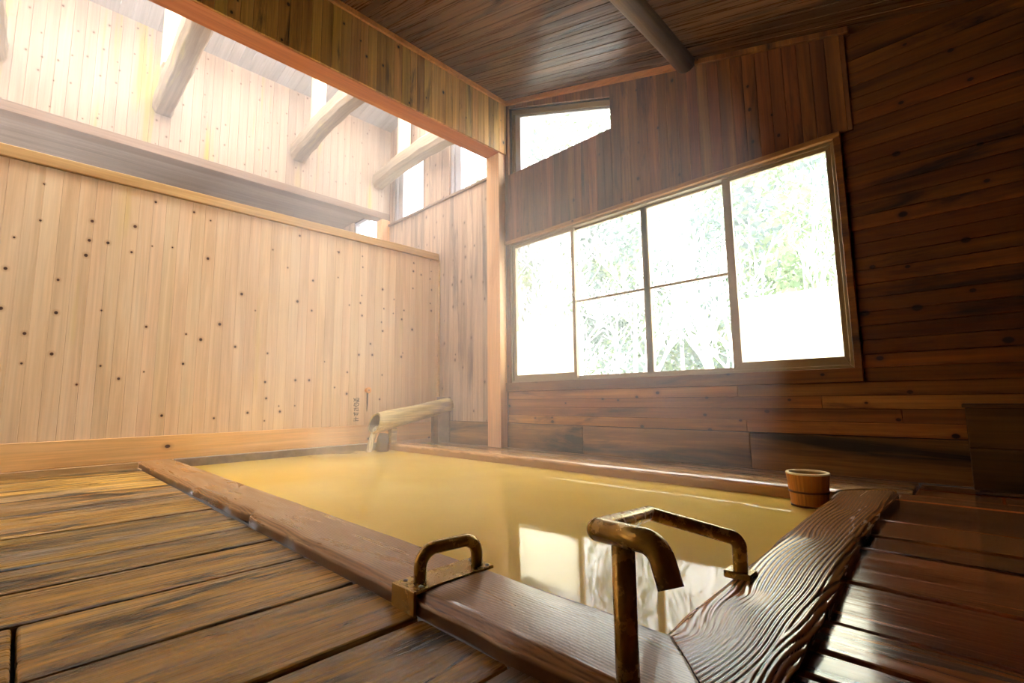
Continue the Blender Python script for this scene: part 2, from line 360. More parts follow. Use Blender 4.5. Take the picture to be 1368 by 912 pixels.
# the light left wall with cap and skirting
vboards(lambda u: [(-.262, 1.735)], -3.2, D, .092, gap=.0012, along='y', face=XP, depth=.02, jit=.1).build('wall_left', M['partition'], bevel=.001, kind='structure')
MB().box((XP-.10, -3.2, -.6), (XP-.02, D, 1.735)).build('wall_left_core', M['partition'], kind='structure')
MB().box((XP-.13, -3.2, 1.74), (XP+.022, D-.02, 1.825)).build('trim_2', M['trim_light'], bevel=.004, kind='structure')
MB().box((XP-.02, -3.2, -.455), (XP+.014, D-.02, -.264)).build('baseboard_left', M['skirting'], bevel=.003, kind='structure')
MB().box((XP-.02, -3.2, -.54), (XP+.026, .70, -.458)).build('trim_3', M['trim_light'], bevel=.004, kind='structure')
MB().box((XP+.001, D-.02, -.25), (XP+.022, D-.001, 1.74)).build('trim_4', M['trim_light'], bevel=.003, kind='structure')
# upper light wall on its beam
vboards(lambda u: [(2.695, roof_z(-6))], -3.2, D, .092, along='y', face=-6.0, depth=.02, jit=.1).build('wall_left_upper', M['upper'], bevel=.001, kind='structure')
tag(MB().box((-6.16, -3.2, 2.595), (-5.985, D, 2.692)).build('eaves_beam', M['greybeam'], bevel=.004), kind='structure')
MB().box((-6.1, -3.2, 2.692), (-6.02, D, 4.1)).build('wall_left_upper_core', M['greybeam'], kind='structure')
MB().box((-6.13, D-.13, 1.6), (-5.985, D-.001, 2.595)).build('trim_5', M['post'], bevel=.004, kind='structure')
# room beyond the partition
fr = MB()
for k in range(28): fr.box((-9.1+.11*k, -3.2, 2.87), (-9.1+.11*k+.107, D+.02, 2.90))
fr.build('ceiling_far_room', M['farroom'], kind='structure')
MB().box((-9.2, -3.2, -.6), (-9.1, D+.02, 2.9)).build('wall_far_room', M['farroom'], kind='structure')
vboards(lambda u: [(-.5, 2.3)] if -7.1 < u < -6.3 else [(-.5, 2.9)], -9.1, -6.3, .092, along='x', face=D, depth=.03, brk=(-7.1,)).build('wall_back_far_room', M['wallgrey'], kind='structure')
MB().box((-9.2, -3.2, -.7), (XP-.1, D+.03, -.5)).build('floor_far_room', M['under'], kind='structure')
# raised roof
rf = MB(); y = -3.2
while y < D+.1:
    rf.prism([(-6.3, y, roof_z(-6.3)), (-5.1, y, roof_z(-5.1)), (-5.1, y, roof_z(-5.1)+.03), (-6.3, y, roof_z(-6.3)+.03)], (0, .107, 0)); y += .11
rf.build('roof_raised', M['roof'], kind='structure')
# main ceiling, boards along the slope
cl = MB(); y = -2.7
while y < D+.1:
    w = .105*(1+.15*(random.random()-.5))
    cl.prism([(-3.58, y, ceil_z(-3.58)), (2.66, y, ceil_z(2.66)), (2.66, y, ceil_z(2.66)+.03), (-3.58, y, ceil_z(-3.58)+.03)], (0, w-.003, 0)); y += w
cl.build('ceiling', M['ceiling'], bevel=.003, kind='structure')
MB().prism([(-3.79, -2.7, ceil_z(-3.79)+.045), (2.7, -2.7, ceil_z(2.7)+.045), (2.7, -2.7, ceil_z(2.7)+.09), (-3.79, -2.7, ceil_z(-3.79)+.09)], (0, 6.45, 0)).build('roof', M['under'], kind='structure')
# header over the pool edge: beam with fascia boards
MB().box((-3.79, -3.2, 2.69), (-3.585, D, 3.30)).build('header_beam', M['beamred'], bevel=.004, kind='structure')
vboards(lambda u: [(2.694, 3.285)], -2.7, D, .082, along='y', face=-3.566, depth=.018, jit=.2).build('header_wall', M['header'], bevel=.0015, kind='structure')
MB().box((-3.585, -2.7, 3.265), (-3.545, D, 3.315)).build('trim_6', M['orange_trim'], bevel=.003, kind='structure')
MB().prism([(-3.545, D-.045, ceil_z(-3.545)-.052), (-1.58, D-.045, ceil_z(-1.58)-.052), (-1.58, D-.045, ceil_z(-1.58)-.003), (-3.545, D-.045, ceil_z(-3.545)-.003)], (0, .04, 0)).build('trim_7', M['orange_trim'], bevel=.003, kind='structure')
MB().prism([(-1.42, D-.035, ceil_z(-1.42)-.045), (-.42, D-.035, ceil_z(-.42)-.045), (-.42, D-.035, ceil_z(-.42)-.003), (-1.42, D-.035, ceil_z(-1.42)-.003)], (0, .03, 0)).build('trim_8', M['wallv'], bevel=.003, kind='structure')
MB().box((-3.66, -3.2, 3.30), (-3.60, D+.1, 4.5)).build('wall_sky_block', M['strut'], kind='structure')  # unseen wall added to keep direct sky light off the upper wall
MB().box((-6.3, -3.3, -.6), (-3.6, -3.2, 4.5)).build('wall_front_left', M['partition'], kind='structure')
# walls behind the camera
MB().box((-3.6, -2.8, -.6), (2.7, -2.7, 3.5)).build('wall_front', M['box'], kind='structure')
MB().box((2.62, -2.8, -.6), (2.72, D+.15, 2.3)).build('wall_right', M['wallh'], kind='structure')

# ------------------------------------------------------------------ floors
def planks(edges, a0, a1, axis, name, mat, cuts={}, gap=.011, top=FL, bevel=.007):
    mb = MB()
    for i, (p, q) in enumerate(zip(edges[:-1], edges[1:])):
        dz = random.uniform(-.004, .003); segs = cuts.get(i, [(a0, a1)])
        for s0, s1 in segs:
            if axis == 'y': mb.box((p+gap/2, s0, top-.04+dz), (q-gap/2, s1, top+dz))
            else: mb.box((s0, p+gap/2, top-.04+dz), (s1, q-gap/2, top+dz))
    return mb.build(name, mat, bevel=bevel, seg=2, kind='structure')
LX = [-4.76, -4.45, -4.05, -3.62, -3.14, -2.68, -2.42, -2.165, -1.905, -1.625, -1.295, -.985, -.69, -.44, -.285]
planks(LX, -2.7, .694, 'y', 'floor', M['deck'], cuts={9: [(-2.7, .03), (.038, .694)]})
RY0 = [-2.7, -2.3, -1.9, -1.5, -1.1, -.7, -.4, -.12, .14, .42, .69]
planks(RY0, -.283, 2.6, 'x', 'floor_right_near', M['deckwet'], gap=.014)
RY = [.70, 1.03, 1.145, 1.305, 1.61, 1.985, 2.17, 2.46, 2.98, 3.16]
planks(RY, -.345, 2.6, 'x', 'floor_right', M['deckwet'], gap=.014)
planks([3.165, 3.38, D-.014], .02, 2.6, 'x', 'floor_right_edge', M['deckwet'], cuts={0: [(-.30, .015), (.024, .30), (.31, 2.6)], 1: [(-.30, .10), (.11, 2.6)]}, gap=.012)
planks([3.0, 3.14, 3.25, 3.42, D-.014], -4.76, -.31, 'x', 'floor_ledge', M['ledge'], cuts={0: [(-4.76, -2.9), (-2.89, -1.3), (-1.29, -.31)], 1: [(-4.76, -3.6), (-3.59, -2.0), (-1.99, -.31)],
        2: [(-4.76, -2.4), (-2.39, -.31)], 3: [(-4.76, -1.7), (-1.69, -.31)]}, gap=.01)
ub = MB()
ub.box((-4.8, -2.8, -.62), (2.7, .69, -.545)).box((-.285, .69, -.62), (2.7, D, -.545)).box((-4.8, 3.0, -.62), (-.285, D, -.545))
ub.build('floor_base', M['under'], kind='structure')

# ------------------------------------------------------------------ the bath
def grain_field(s, t, w, period, knots, wob, seed):
    r = np.random.default_rng(seed)
    f = t/period
    for k in range(7):
        a = wob*r.uniform(.3, 1)/(1+k*.9); fs = r.uniform(.25, .8)*(1+k*.6); ft = r.uniform(-5, 5); ph = r.uniform(0, 6.28)
        f = f + a*np.sin(fs*2*PI*s+ft*t+ph)
    for (sk, tk, A, sa, ta) in knots:
        f = f + A*np.exp(-np.sqrt(((s-sk)/sa)**2+((t-tk)/ta)**2+.05))
    h = .5+.5*np.cos(2*PI*f)
    return h**.55
def timber(name, mat, s0, s1, outer, inner, ztop, period, amp, knots, seed, ds=.004, dt=.004, depth_in=.10, depth_out=.055, cut0=None, cut1=None, flip=False,
           axis='y', edge=.004, rnd=.012, wob=1.2, toneb=(), parent=None):
    """a timber laid along an axis between two edge curves; outer(s), inner(s) give the cross coordinate; cut0/cut1(frac) shift the ends (mitres)"""
    ns = max(2, int((s1-s0)/ds)); nt = max(8, int(abs(inner((s0+s1)/2)-outer((s0+s1)/2))/dt))
    fr = np.linspace(0, 1, nt); si = np.linspace(0, 1, ns)
    Sg = np.zeros((ns, nt)); Cg = np.zeros((ns, nt)); TT = np.zeros((ns, nt))
    r = np.random.default_rng(seed+100)
    sarr = s0+(s1-s0)*si
    wig = sum(r.uniform(.2, 1)*np.sin(2*PI*r.uniform(.3, 5)*sarr+r.uniform(0, 6)) for _ in range(9))*edge/2.5
    wig2 = sum(r.uniform(.2, 1)*np.sin(2*PI*r.uniform(.3, 4)*sarr+r.uniform(0, 6)) for _ in range(9))*edge/3.5
    for j, q in enumerate(fr):
        a = s0+(cut0(q) if cut0 else 0); b = s1+(cut1(q) if cut1 else 0)
        Sg[:, j] = a+(b-a)*si
        o0 = np.array([outer(x) for x in Sg[:, j]]); n0 = np.array([inner(x) for x in Sg[:, j]])
        o = o0+wig; n = n0+wig2
        Cg[:, j] = o+(n-o)*q; TT[:, j] = np.abs(Cg[:, j]-o0.mean())
    w = abs(inner((s0+s1)/2)-outer((s0+s1)/2))
    T = fr[None, :]*w*np.ones((ns, 1))
    G = grain_field(Sg, TT, w, period, knots, wob, seed)
    e = np.minimum(T, w-T); Z = ztop+amp*(G-1)-rnd*np.exp(-(e/.012)**2)*.8 - .004*np.exp(-(e/.04)**2)
    Tn = np.zeros_like(T)
    for (sk, tk, sa, ta, am) in toneb: Tn = Tn+am*np.exp(-((Sg-sk)/sa)**2-((T-tk)/ta)**2)
    # add the two sides as extra columns
    dz_o = [(-.030, 0), (-.040, 0), (-depth_out, 0)]; dz_i = [(-.03, 0), (-depth_in, 0)]
    cols = []
    for dz, _ in reversed(dz_o): cols.append((Sg[:, 0], Cg[:, 0], np.full(ns, ztop+dz), np.full(ns, .05), np.full(ns, -.4)))
    for j in range(nt): cols.append((Sg[:, j], Cg[:, j], Z[:, j], G[:, j], Tn[:, j]))
    for dz, _ in dz_i: cols.append((Sg[:, -1], Cg[:, -1], np.full(ns, ztop+dz), np.full(ns, .3), np.zeros(ns)))
    m = len(cols); V = np.zeros((ns, m, 3)); A = np.zeros((ns, m)); B = np.zeros((ns, m))
    for j, (s, c, z, g, tn) in enumerate(cols):
        V[:, j, 0], V[:, j, 1] = (c, s) if axis == 'y' else (s, c)
        V[:, j, 2] = z; A[:, j] = g; B[:, j] = tn
    mb = MB(); mb.v = [tuple(map(float, p)) for p in V.reshape(-1, 3)]
    for i in range(ns-1):
        for j in range(m-1):
            q = (i*m+j, i*m+j+1, (i+1)*m+j+1, (i+1)*m+j); mb.f.append(q if not flip else q[::-1])
    e0 = tuple(range(m)); e1 = tuple(range((ns-1)*m, ns*m))
    mb.f += [e0[::-1] if not flip else e0, e1 if not flip else e1[::-1]]
    o = mb.build(name, mat, parent=parent, smooth=True)
    me = o.data
    for nm, arr in (('grain', A), ('tone', B)):
        at = me.attributes.new(nm, 'FLOAT', 'POINT'); at.data.foreach_set('value', arr.reshape(-1).astype(np.float32))
    me.polygons[-1].use_smooth = False; me.polygons[-2].use_smooth = False
    return o
RZ = -.45; WZ = -.52
bath = empty('bath', (-2.6, 1.9, FL), 'large sunken bath edged with thick worn timber boards, full of murky yellow water', 'bath')
lerp = lambda x, xs, ys: float(np.interp(x, xs, ys))
# right board, strongly ridged (along y)
ro = lambda y: lerp(y, [.7, 1.15, 1.48, 1.95, 2.4, 3.0], [-.275, -.28, -.305, -.332, -.338, -.335])
ri = lambda y: lerp(y, [.7, .93, 2.74, 3.0], [-.487, -.495, -.55, -.556])
KR = [(1.00-.06, .12, 7.5, .17, .085), (1.20, .115, 3.0, .09, .045), (1.80, .12, 3.2, .12, .05), (2.32, .115, 2.6, .12, .05)]
TR = [(.96, .13, .12, .06, .5), (1.2, .12, .05, .03, .6), (1.10, .16, .12, .05, .35)]
rr = timber('rim_board', M['rimright'], .690, 2.955, ro, ri, RZ, .0125, .0026, KR, 3, ds=.004, dt=.0020, cut0=lambda q: .244*q, cut1=lambda q: -.21*q, flip=False, axis='y', wob=.9,
            edge=.004, rnd=.016, depth_out=.052, toneb=TR, parent=bath)
tag(rr, 'right rim board with deep raised grain and knots')
# front board (along x)
fo = lambda x: lerp(x, [-4.79, -2.45, -2.38, -2.25, -2.2, -1.5, -.3], [.705, .708, .71, .722, .70, .694, .690])
fi = lambda x: lerp(x, [-4.79, -.3], [.93, .933])
fr_ = timber('rim_board', M['rimfront'], -4.776, -.275, fo, fi, RZ, .0085, .0006, [(-.9, .06, 3, .14, .04), (-.44, .14, 4, .1, .06), (-2.2, .1, 3, .3, .06), (-3.3, .14, 3, .3, .05)], 5, ds=.009, dt=.0025,
             cut1=lambda q: -.216*q, flip=True, axis='x', wob=1.0, edge=.0035, rnd=.018, depth_out=.052, toneb=[(-.55, .2, .2, .04, .5), (-.9, .18, .1, .03, .4), (-1.9, .16, .5, .05, .3)], parent=bath)
tag(fr_, 'near rim board with smoother brown grain')
# back board (along x)
bi = lambda x: lerp(x, [-4.79, -.3], [2.775, 2.785]); bo = lambda x: lerp(x, [-4.79, -.3], [2.985, 2.99])
bk = timber('rim_board', M['rimback'], -4.70, -.345, bo, bi, RZ, .014, .0012, [(-2, .1, 3, .3, .06)], 9, ds=.012, dt=.006, cut1=lambda q: -.21*q, flip=False, axis='x', wob=1.0, edge=.004, depth_out=.052,
            parent=bath)
tag(bk, 'far rim board, wet, with the window reflection put into its pale colour')
MB().box((XP+.015, .93, -.60), (-4.70, 2.99, RZ-.004)).build('rim_board', M['greyedge'], parent=bath, bevel=.006, seg=2)
tw = MB()
tw.box((-4.75, .72, -1.1), (-.30, .90, -.51)).box((-.50, .90, -1.1), (-.31, 2.99, -.51)).box((-4.75, 2.81, -1.1), (-.31, 2.985, -.51)).box((-4.78, .9, -1.1), (-4.71, 2.82, -.55))
tw.build('tub_wall', M['tubwall'], parent=bath)
MB().box((-4.75, .75, -1.15), (-.31, 2.98, -1.1)).build('tub_floor', M['tubwall'], parent=bath)
wt = MB(); nx, ny = 60, 40
xs = np.linspace(-4.705, -.47, nx); ys = np.linspace(.905, 2.80, ny)
wt.v = [(float(x), float(y), WZ) for y in ys for x in xs]; wt.f = [(j*nx+i, j*nx+i+1, (j+1)*nx+i+1, (j+1)*nx+i) for j in range(ny-1) for i in range(nx-1)]
tag(wt.build('bath_water', M['water'], smooth=True), 'cloudy mustard-yellow hot spring water filling the bath', 'water', kind='stuff')

# ------------------------------------------------------------------ windows
def frame_poly(name, pts, wds, y0, y1, mat, parent):
    """frame round a polygon in the wall plane: pts (x,z) counter-clockwise, wds inward widths per edge"""
    n = len(pts); C = [Vector(p) for p in pts]; inn = []
    def off(i):
        a, b = C[i], C[(i+1) % n]; d = (b-a).normalized(); nn = Vector((-d.y, d.x)); return a+nn*wds[i], d
    for i in range(n):
        p1, d1 = off((i-1) % n); p2, d2 = off(i)
        den = d1.x*d2.y-d1.y*d2.x; t = ((p2.x-p1.x)*d2.y-(p2.y-p1.y)*d2.x)/den; inn.append(p1+d1*t)
    mb = MB()
    for i in range(n):
        j = (i+1) % n
        q = [C[i], C[j], inn[j], inn[i]]
        mb.prism([(p.x, y0, p.y) for p in q], (0, y1-y0, 0))
    mb.build(name, mat, parent=parent, bevel=.002)
    return inn
def rect(x0, x1, z0, z1): return [(x0, z0), (x1, z0), (x1, z1), (x0, z1)]
def pane(pts, y, parent, mat=None, name='pane', th=.004):
    return MB().prism([(p[0], y, p[1]) for p in pts], (0, th, 0)).build(name, mat or M['glass'], parent=parent)
w1 = empty('window_1', (-2.05, D, .165), kind='structure')
frame_poly('window_frame', rect(-3.535, -.56, .165, 1.66), [.02, .02, .025, .02], D+.0, D+.10, M['bronze'], w1)
y1_ = D+.02; y2_ = D+.055
for (a, b_, yy, wd, frost) in ((-3.512, -2.70, y1_, (.055, .035, .03, .035), True), (-2.745, -1.955, y2_, (.022, .045, .022, .03), False),
                               (-1.985, -1.255, y2_, (.022, .035, .022, .045), False), (-1.29, -.583, y1_, (.055, .03, .03, .06), True)):
    fp = rect(a, b_, .185, 1.638)
    s_ = MB()
    inn = frame_poly('sash', fp, wd, yy, yy+.03, M['bronze'], w1)
    sash = w1.children[-1]
    pts = [(p.x, p.y) for p in inn]
    if frost:
        x0, x1 = pts[0][0], pts[1][0]
        pane(rect(x0-.004, x1+.004, pts[0][1]-.004, .70), yy+.011, sash, M['frost'], 'frosted_pane')
        pane(rect(x0-.004, x1+.004, .70, pts[2][1]+.004), yy+.012, sash)
    else:
        x0, x1 = pts[0][0], pts[1][0]
        pane(rect(x0-.004, x1+.004, pts[0][1]-.004, pts[2][1]+.004), yy+.012, sash)
        MB().box((x0, yy+.004, .905), (x1, yy+.026, .925)).build('muntin', M['bronze'], parent=sash, bevel=.002)
MB().box((-2.725, y1_+.028, .95), (-2.705, y1_-.012, 1.0)).build('latch', M['bronze'], parent=w1, bevel=.003)
MB().box((-3.585, D-.035, .075), (-.517, D+.02, .163)).build('window_sill', M['wallh'], parent=w1, bevel=.003)
MB().box((-3.585, D-.035, 1.655), (-.517, D+.01, 1.69)).build('head_trim', M['walllow'], parent=w1, bevel=.003)
MB().box((-.558, D-.03, .163), (-.517, D+.02, 1.655)).build('side_trim', M['wallh'], parent=w1, bevel=.003)
MB().box((-3.585, D-.012, .163), (-3.535, D+.03, 1.655)).build('side_trim', M['wallv'], parent=w1, bevel=.003)
w2 = empty('window_2', (-2.9, D, 2.44), kind='structure')
pts = [(-3.535, 2.44), (-2.222, 2.44), (-2.222, w2top(-2.222)-.002), (-3.535, w2top(-3.535)-.002)]
inn = frame_poly('window_frame', pts, [.012, .012, .05, .035], D+.05, D+.12, M['bronze'], w2)
p2 = [(p.x, p.y) for p in inn]
inn2 = frame_poly('sash', p2, [.01, .01, .02, .075], D+.07, D+.10, M['alu'], w2)
pane([(p.x, p.y) for p in inn2], D+.083, w2.children[-1])
for nm, a, b_ in (('window_3', -5.9, -5.165), ('window_4', -4.6, -3.89)):
    w = empty(nm, ((a+b_)/2, D, 2.535), kind='structure')
    inn = frame_poly('window_frame', rect(a, b_, 2.535, 3.5), [.012, .012, .03, .05], D+.03, D+.11, M['alu'], w)
    i2 = frame_poly('sash', [(p.x, p.y) for p in inn], [.012, .012, .02, .11], D+.06, D+.09, M['alu'], w)
    pane([(p.x, p.y) for p in i2], D+.073, w.children[-1])
w5 = empty('window_5', (-6.7, D, 2.3), kind='structure')
inn = frame_poly('window_frame', rect(-7.1, -6.3, 2.3, 2.86), [.04]*4, D+.03, D+.10, M['alu'], w5)
pane([(p.x, p.y) for p in inn], D+.06, w5)

# ------------------------------------------------------------------ timbers standing in the room
tag(MB().box((-3.785, 3.497, FL), (-3.585, D-.013, 2.69)).build('post', M['post'], bevel=.006, seg=2),
    'pale square wooden post against the window wall, under the end of the header beam', 'post')
def logtube(a, b, r0, r1, n=14, seg=22, wob=.006, seed=1, sag=0.0):
    rg = random.Random(seed); A = Vector(a); B = Vector(b); mb = MB()
    path = []; rad = []
    for i in range(n):
        t = i/(n-1); p = A.lerp(B, t); p.z += -sag*4*t*(1-t); p.x += rg.uniform(-wob, wob); p.z += rg.uniform(-wob, wob)*.6
        path.append(p); rad.append((r0+(r1-r0)*t)*(1+rg.uniform(-.03, .03)))
    return mb.tube(path, rad, seg)
tag(logtube((-1.50, -2.68, 2.69), (-1.49, D-.014, 2.695), .092, .088, seed=3).build('roof_log', M['log'], smooth=True),
    'dark round log running under the sloping plank ceiling to the window wall', 'log')
def tie(y, seed, bow, w=.20, h=.24, zb=3.03):
    rg = random.Random(seed); mb = MB(); n = 18; sec = [(-.5, .22), (-.34, 0), (.36, 0), (.5, .25), (.5, .75), (.3, 1), (-.3, 1), (-.5, .78)]
    vs = []
    for i in range(n):
        t = i/(n-1); x = -5.975+t*(2.18)
        dz = bow*math.sin(PI*t)+rg.uniform(-.006, .006); dy = rg.uniform(-.006, .006)+.02*math.sin(2.3*t+seed)
        k = 1-.12*t if seed % 2 else .9+.12*t
        for (a, b) in sec: vs.append((x, y+dy+a*w*k, zb+dz+b*h*k))
    m = len(sec); fs = [(i*m+j, i*m+(j+1) % m, (i+1)*m+(j+1) % m, (i+1)*m+j) for i in range(n-1) for j in range(m)]
    fs += [tuple(range(m)), tuple(range((n-1)*m, n*m))[::-1]]
    return mb.add(vs, [f[::-1] for f in fs])
ties = [(-.42, 1, 0.02, 'tie beam cut off by the photo\'s left edge, high on the pale upper wall'),
        (.83, 2, 0.0, 'broad straight grey tie beam nearest the header, second from the photo\'s left edge'),
        (2.27, 3, .09, 'bowed grey tie beam, the middle of the three in full view'),
        (3.43, 4, .07, 'bowed pale tie beam closest to the window wall, above the small end window')]
for i, (y, sd, bow, lab) in enumerate(ties):
    tag(tie(y, sd, bow).build('tie_beam', M['tie'], bevel=.008, seg=2), lab, 'beam', 'tie beams under the raised roof')
sl = ['pale upright strut beside the broad straight tie beam', 'pale upright strut standing on the middle bowed tie beam', 'pale upright strut on the tie beam closest to the window wall']
for (x, y, zb), lab in zip(((-5.42, .80, 3.27), (-5.45, 2.28, 3.29), (-5.36, 3.43, 3.28)), sl):
    tag(MB().box((x-.055, y-.07, zb-.01), (x+.055, y+.07, roof_z(x)+.005)).build('roof_strut', M['strut'], bevel=.006), lab, 'strut', 'struts on the tie beams')

# ------------------------------------------------------------------ handrail
def arc(a, c, b, r, n=8):
    """points rounding the corner a-c-b with radius r"""
    a, c, b = Vector(a), Vector(c), Vector(b); u = (a-c).normalized(); v = (b-c).normalized()
    ang = u.angle(v); t = r/math.tan(ang/2); p = c+u*t; q = c+v*t; bis = (u+v).normalized(); o = c+bis*(r/math.sin(ang/2))
    e1 = (p-o); e2 = (q-o); out = []
    for i in range(n+1):
        k = i/n; d = (e1*math.sin((1-k)*(PI-ang))+e2*math.sin(k*(PI-ang)))/math.sin(PI-ang); out.append(o+d)
    return out
hr = empty('handrail', (-.425, .672, FL), 'wet rusty bronze pipe handrail standing before the bath corner and bending over the water', 'handrail')
PX, PY, HZ = -.421, .672, -.2095
MB().tube([(PX, PY, FL), (PX, PY, HZ)], .018, 20).build('post', M['pipe'], parent=hr, smooth=True)
MB().tube([(PX, PY, FL), (PX, PY, FL+.008)], .04, 24).build('base_flange', M['pipe'], parent=hr, bevel=.002)
nl = (-.462, PY-.006, HZ); cor = (-.650, 1.165, -.298); fl = (-.483, 1.314, RZ)
top2 = (-.481, 1.312, -.362)
end = [(-.462, PY-.006, HZ)]
grip = [Vector(nl)] + arc(nl, (-.356, PY-.012, HZ), (-.336, PY-.02, HZ-.05), .036, 10) + [Vector((-.334, PY-.021, HZ-.054))]
MB().tube(grip, .0185, 24).build('grip_tube', M['pipe'], parent=hr, smooth=True)
sp = MB(); a = Vector(nl); r = .0185
rings = [a+Vector((-r*math.sin(k*PI/10), 0, 0)) for k in range(0, 6)]
sp.tube(rings, [max(.0015, r*math.cos(k*PI/10)) for k in range(0, 6)], 24).build('end_cap', M['pipe'], parent=hr, smooth=True)
path = [Vector(nl), Vector(cor)] + arc(cor, top2, fl, .03, 8) + [Vector(fl)]
mm = MB().tube(path, .0180, 22).build('sloping_tube', M['pipe'], parent=hr)
for p in mm.data.polygons: p.use_smooth = True
m_ = mm.modifiers.new('split', 'EDGE_SPLIT'); m_.split_angle = math.radians(35)
MB().box((fl[0]-.034, fl[1]-.026, RZ-.006), (fl[0]+.034, fl[1]+.026, RZ+.012)).build('rim_flange', M['pipe'], parent=hr, bevel=.003)
# ------------------------------------------------------------------ grab handle on the near rim
gh = empty('grab_handle', (-1.04, .82, RZ), 'short rusty bronze grab handle on a plate across the near bath rim', 'handle')
pl = MB(); pl.box((-1.088, .688, RZ-.004), (-.992, .936, RZ+.004)).box((-1.088, .680, RZ-.07), (-.992, .689, RZ+.004))
pl.build('mounting_plate', M['pipe'], parent=gh, bevel=.0015)
gp = [Vector((-1.046, .735, RZ+.003))] + arc((-1.046, .735, RZ), (-1.046, .735, RZ+.075), (-1.03, .9, RZ+.075), .042, 8) + arc((-1.046, .735, RZ+.075), (-1.026, .905, RZ+.075), (-1.026, .905, RZ), .042, 8) + [Vector((-1.026, .905, RZ+.003))]
MB().tube(gp, .0165, 20).build('grab_bar', M['pipe'], parent=gh, smooth=True)
for (x, y) in ((-1.010, .712), (-1.004, .922), (-1.072, .71), (-1.07, .92)):
    MB().tube([(x, y, RZ+.003), (x, y, RZ+.006), (x, y, RZ+.008)], [.0065, .006, .002], 12).build('screw', M['alu'], parent=gh, smooth=True)

# ------------------------------------------------------------------ bucket
BX, BY = -.640, 2.665
bu = empty('bucket', (BX, BY, WZ), 'small honey-brown wooden bucket floating in the far corner of the bath', 'bucket')
def ringmesh(rb, rt, z0, z1, th, seg=48):
    mb = MB(); vs = []
    for (r, z) in ((rb, z0), (rt, z1), (rt-th, z1), (rb-th, z0+.012)):
        vs += [(BX+r*math.cos(2*PI*k/seg), BY+r*math.sin(2*PI*k/seg), z) for k in range(seg)]
    fs = [(i*seg+k, i*seg+(k+1) % seg, (i+1)*seg+(k+1) % seg, (i+1)*seg+k) for i in range(3) for k in range(seg)]
    fs.append(tuple(range(seg-1, -1, -1))); fs.append(tuple(range(3*seg, 4*seg)))
    return mb.add(vs, fs)
z0, z1 = WZ-.02, -.365
rr_ = lambda z: .0735+(.0915-.0735)*(z-z0)/(z1-z0)
vb = MB(); nst = 16
for k in range(nst):   # staves
    a0 = 2*PI*k/nst; a1 = 2*PI*(k+1)/nst-.006; n = 4
    for i in range(n):
        t0 = a0+(a1-a0)*i/n; t1 = a0+(a1-a0)*(i+1)/n
        q = []
        for (r, z) in ((rr_(z0), z0), (rr_(z1-.006), z1-.006)):
            for t in (t0, t1): q += [(BX+r*math.cos(t), BY+r*math.sin(t), z), (BX+(r-.012)*math.cos(t), BY+(r-.012)*math.sin(t), z)]
        vb.add(q, [(0, 2, 6, 4), (1, 5, 7, 3), (4, 6, 7, 5), (0, 1, 3, 2)])
bw = vb.build('bucket_wall', M['bucket'], parent=bu); bw.data.materials.append(plain('pale_bucket_inside', S(176, 144, 84), .5))
for p in bw.data.polygons:
    if p.index % 4 == 1: p.material_index = 1
MB().tube([(BX, BY, z0+.01), (BX, BY, z0+.024)], rr_(z0)-.01, 40).build('bucket_bottom', M['bucket'], parent=bu)
def band(zc, h, th, mat, nm):
    mb = MB(); seg = 48; vs = []
    for (r, z) in ((rr_(zc-h/2)+.0002, zc-h/2), (rr_(zc-h/2)+th, zc-h/2+.001), (rr_(zc+h/2)+th, zc+h/2-.001), (rr_(zc+h/2)+.0002, zc+h/2)):
        vs += [(BX+r*math.cos(2*PI*k/seg), BY+r*math.sin(2*PI*k/seg), z) for k in range(seg)]
    mb.add(vs, [(i*seg+k, i*seg+(k+1) % seg, ((i+1) % 4)*seg+(k+1) % seg, ((i+1) % 4)*seg+k) for i in range(4) for k in range(seg)])
    mb.build(nm, mat, parent=bu, smooth=False)
band(-.452, .010, .0035, M['hoop'], 'hoop'); band(WZ+.004, .010, .003, M['hoop'], 'hoop')
mb = MB(); seg = 48; vs = []
for (r, z) in ((rr_(z1)+.0005, z1-.007), (rr_(z1)+.0005, z1-.001), (rr_(z1)-.0015, z1+.001), (rr_(z1)-.0135, z1+.001), (rr_(z1)-.0145, z1-.007)):
    vs += [(BX+r*math.cos(2*PI*k/seg), BY+r*math.sin(2*PI*k/seg), z) for k in range(seg)]
mb.add(vs, [(i*seg+k, i*seg+(k+1) % seg, ((i+1) % 5)*seg+(k+1) % seg, ((i+1) % 5)*seg+k) for i in range(5) for k in range(seg)])
mb.build('bucket_lip', M['bucketrim'], parent=bu)

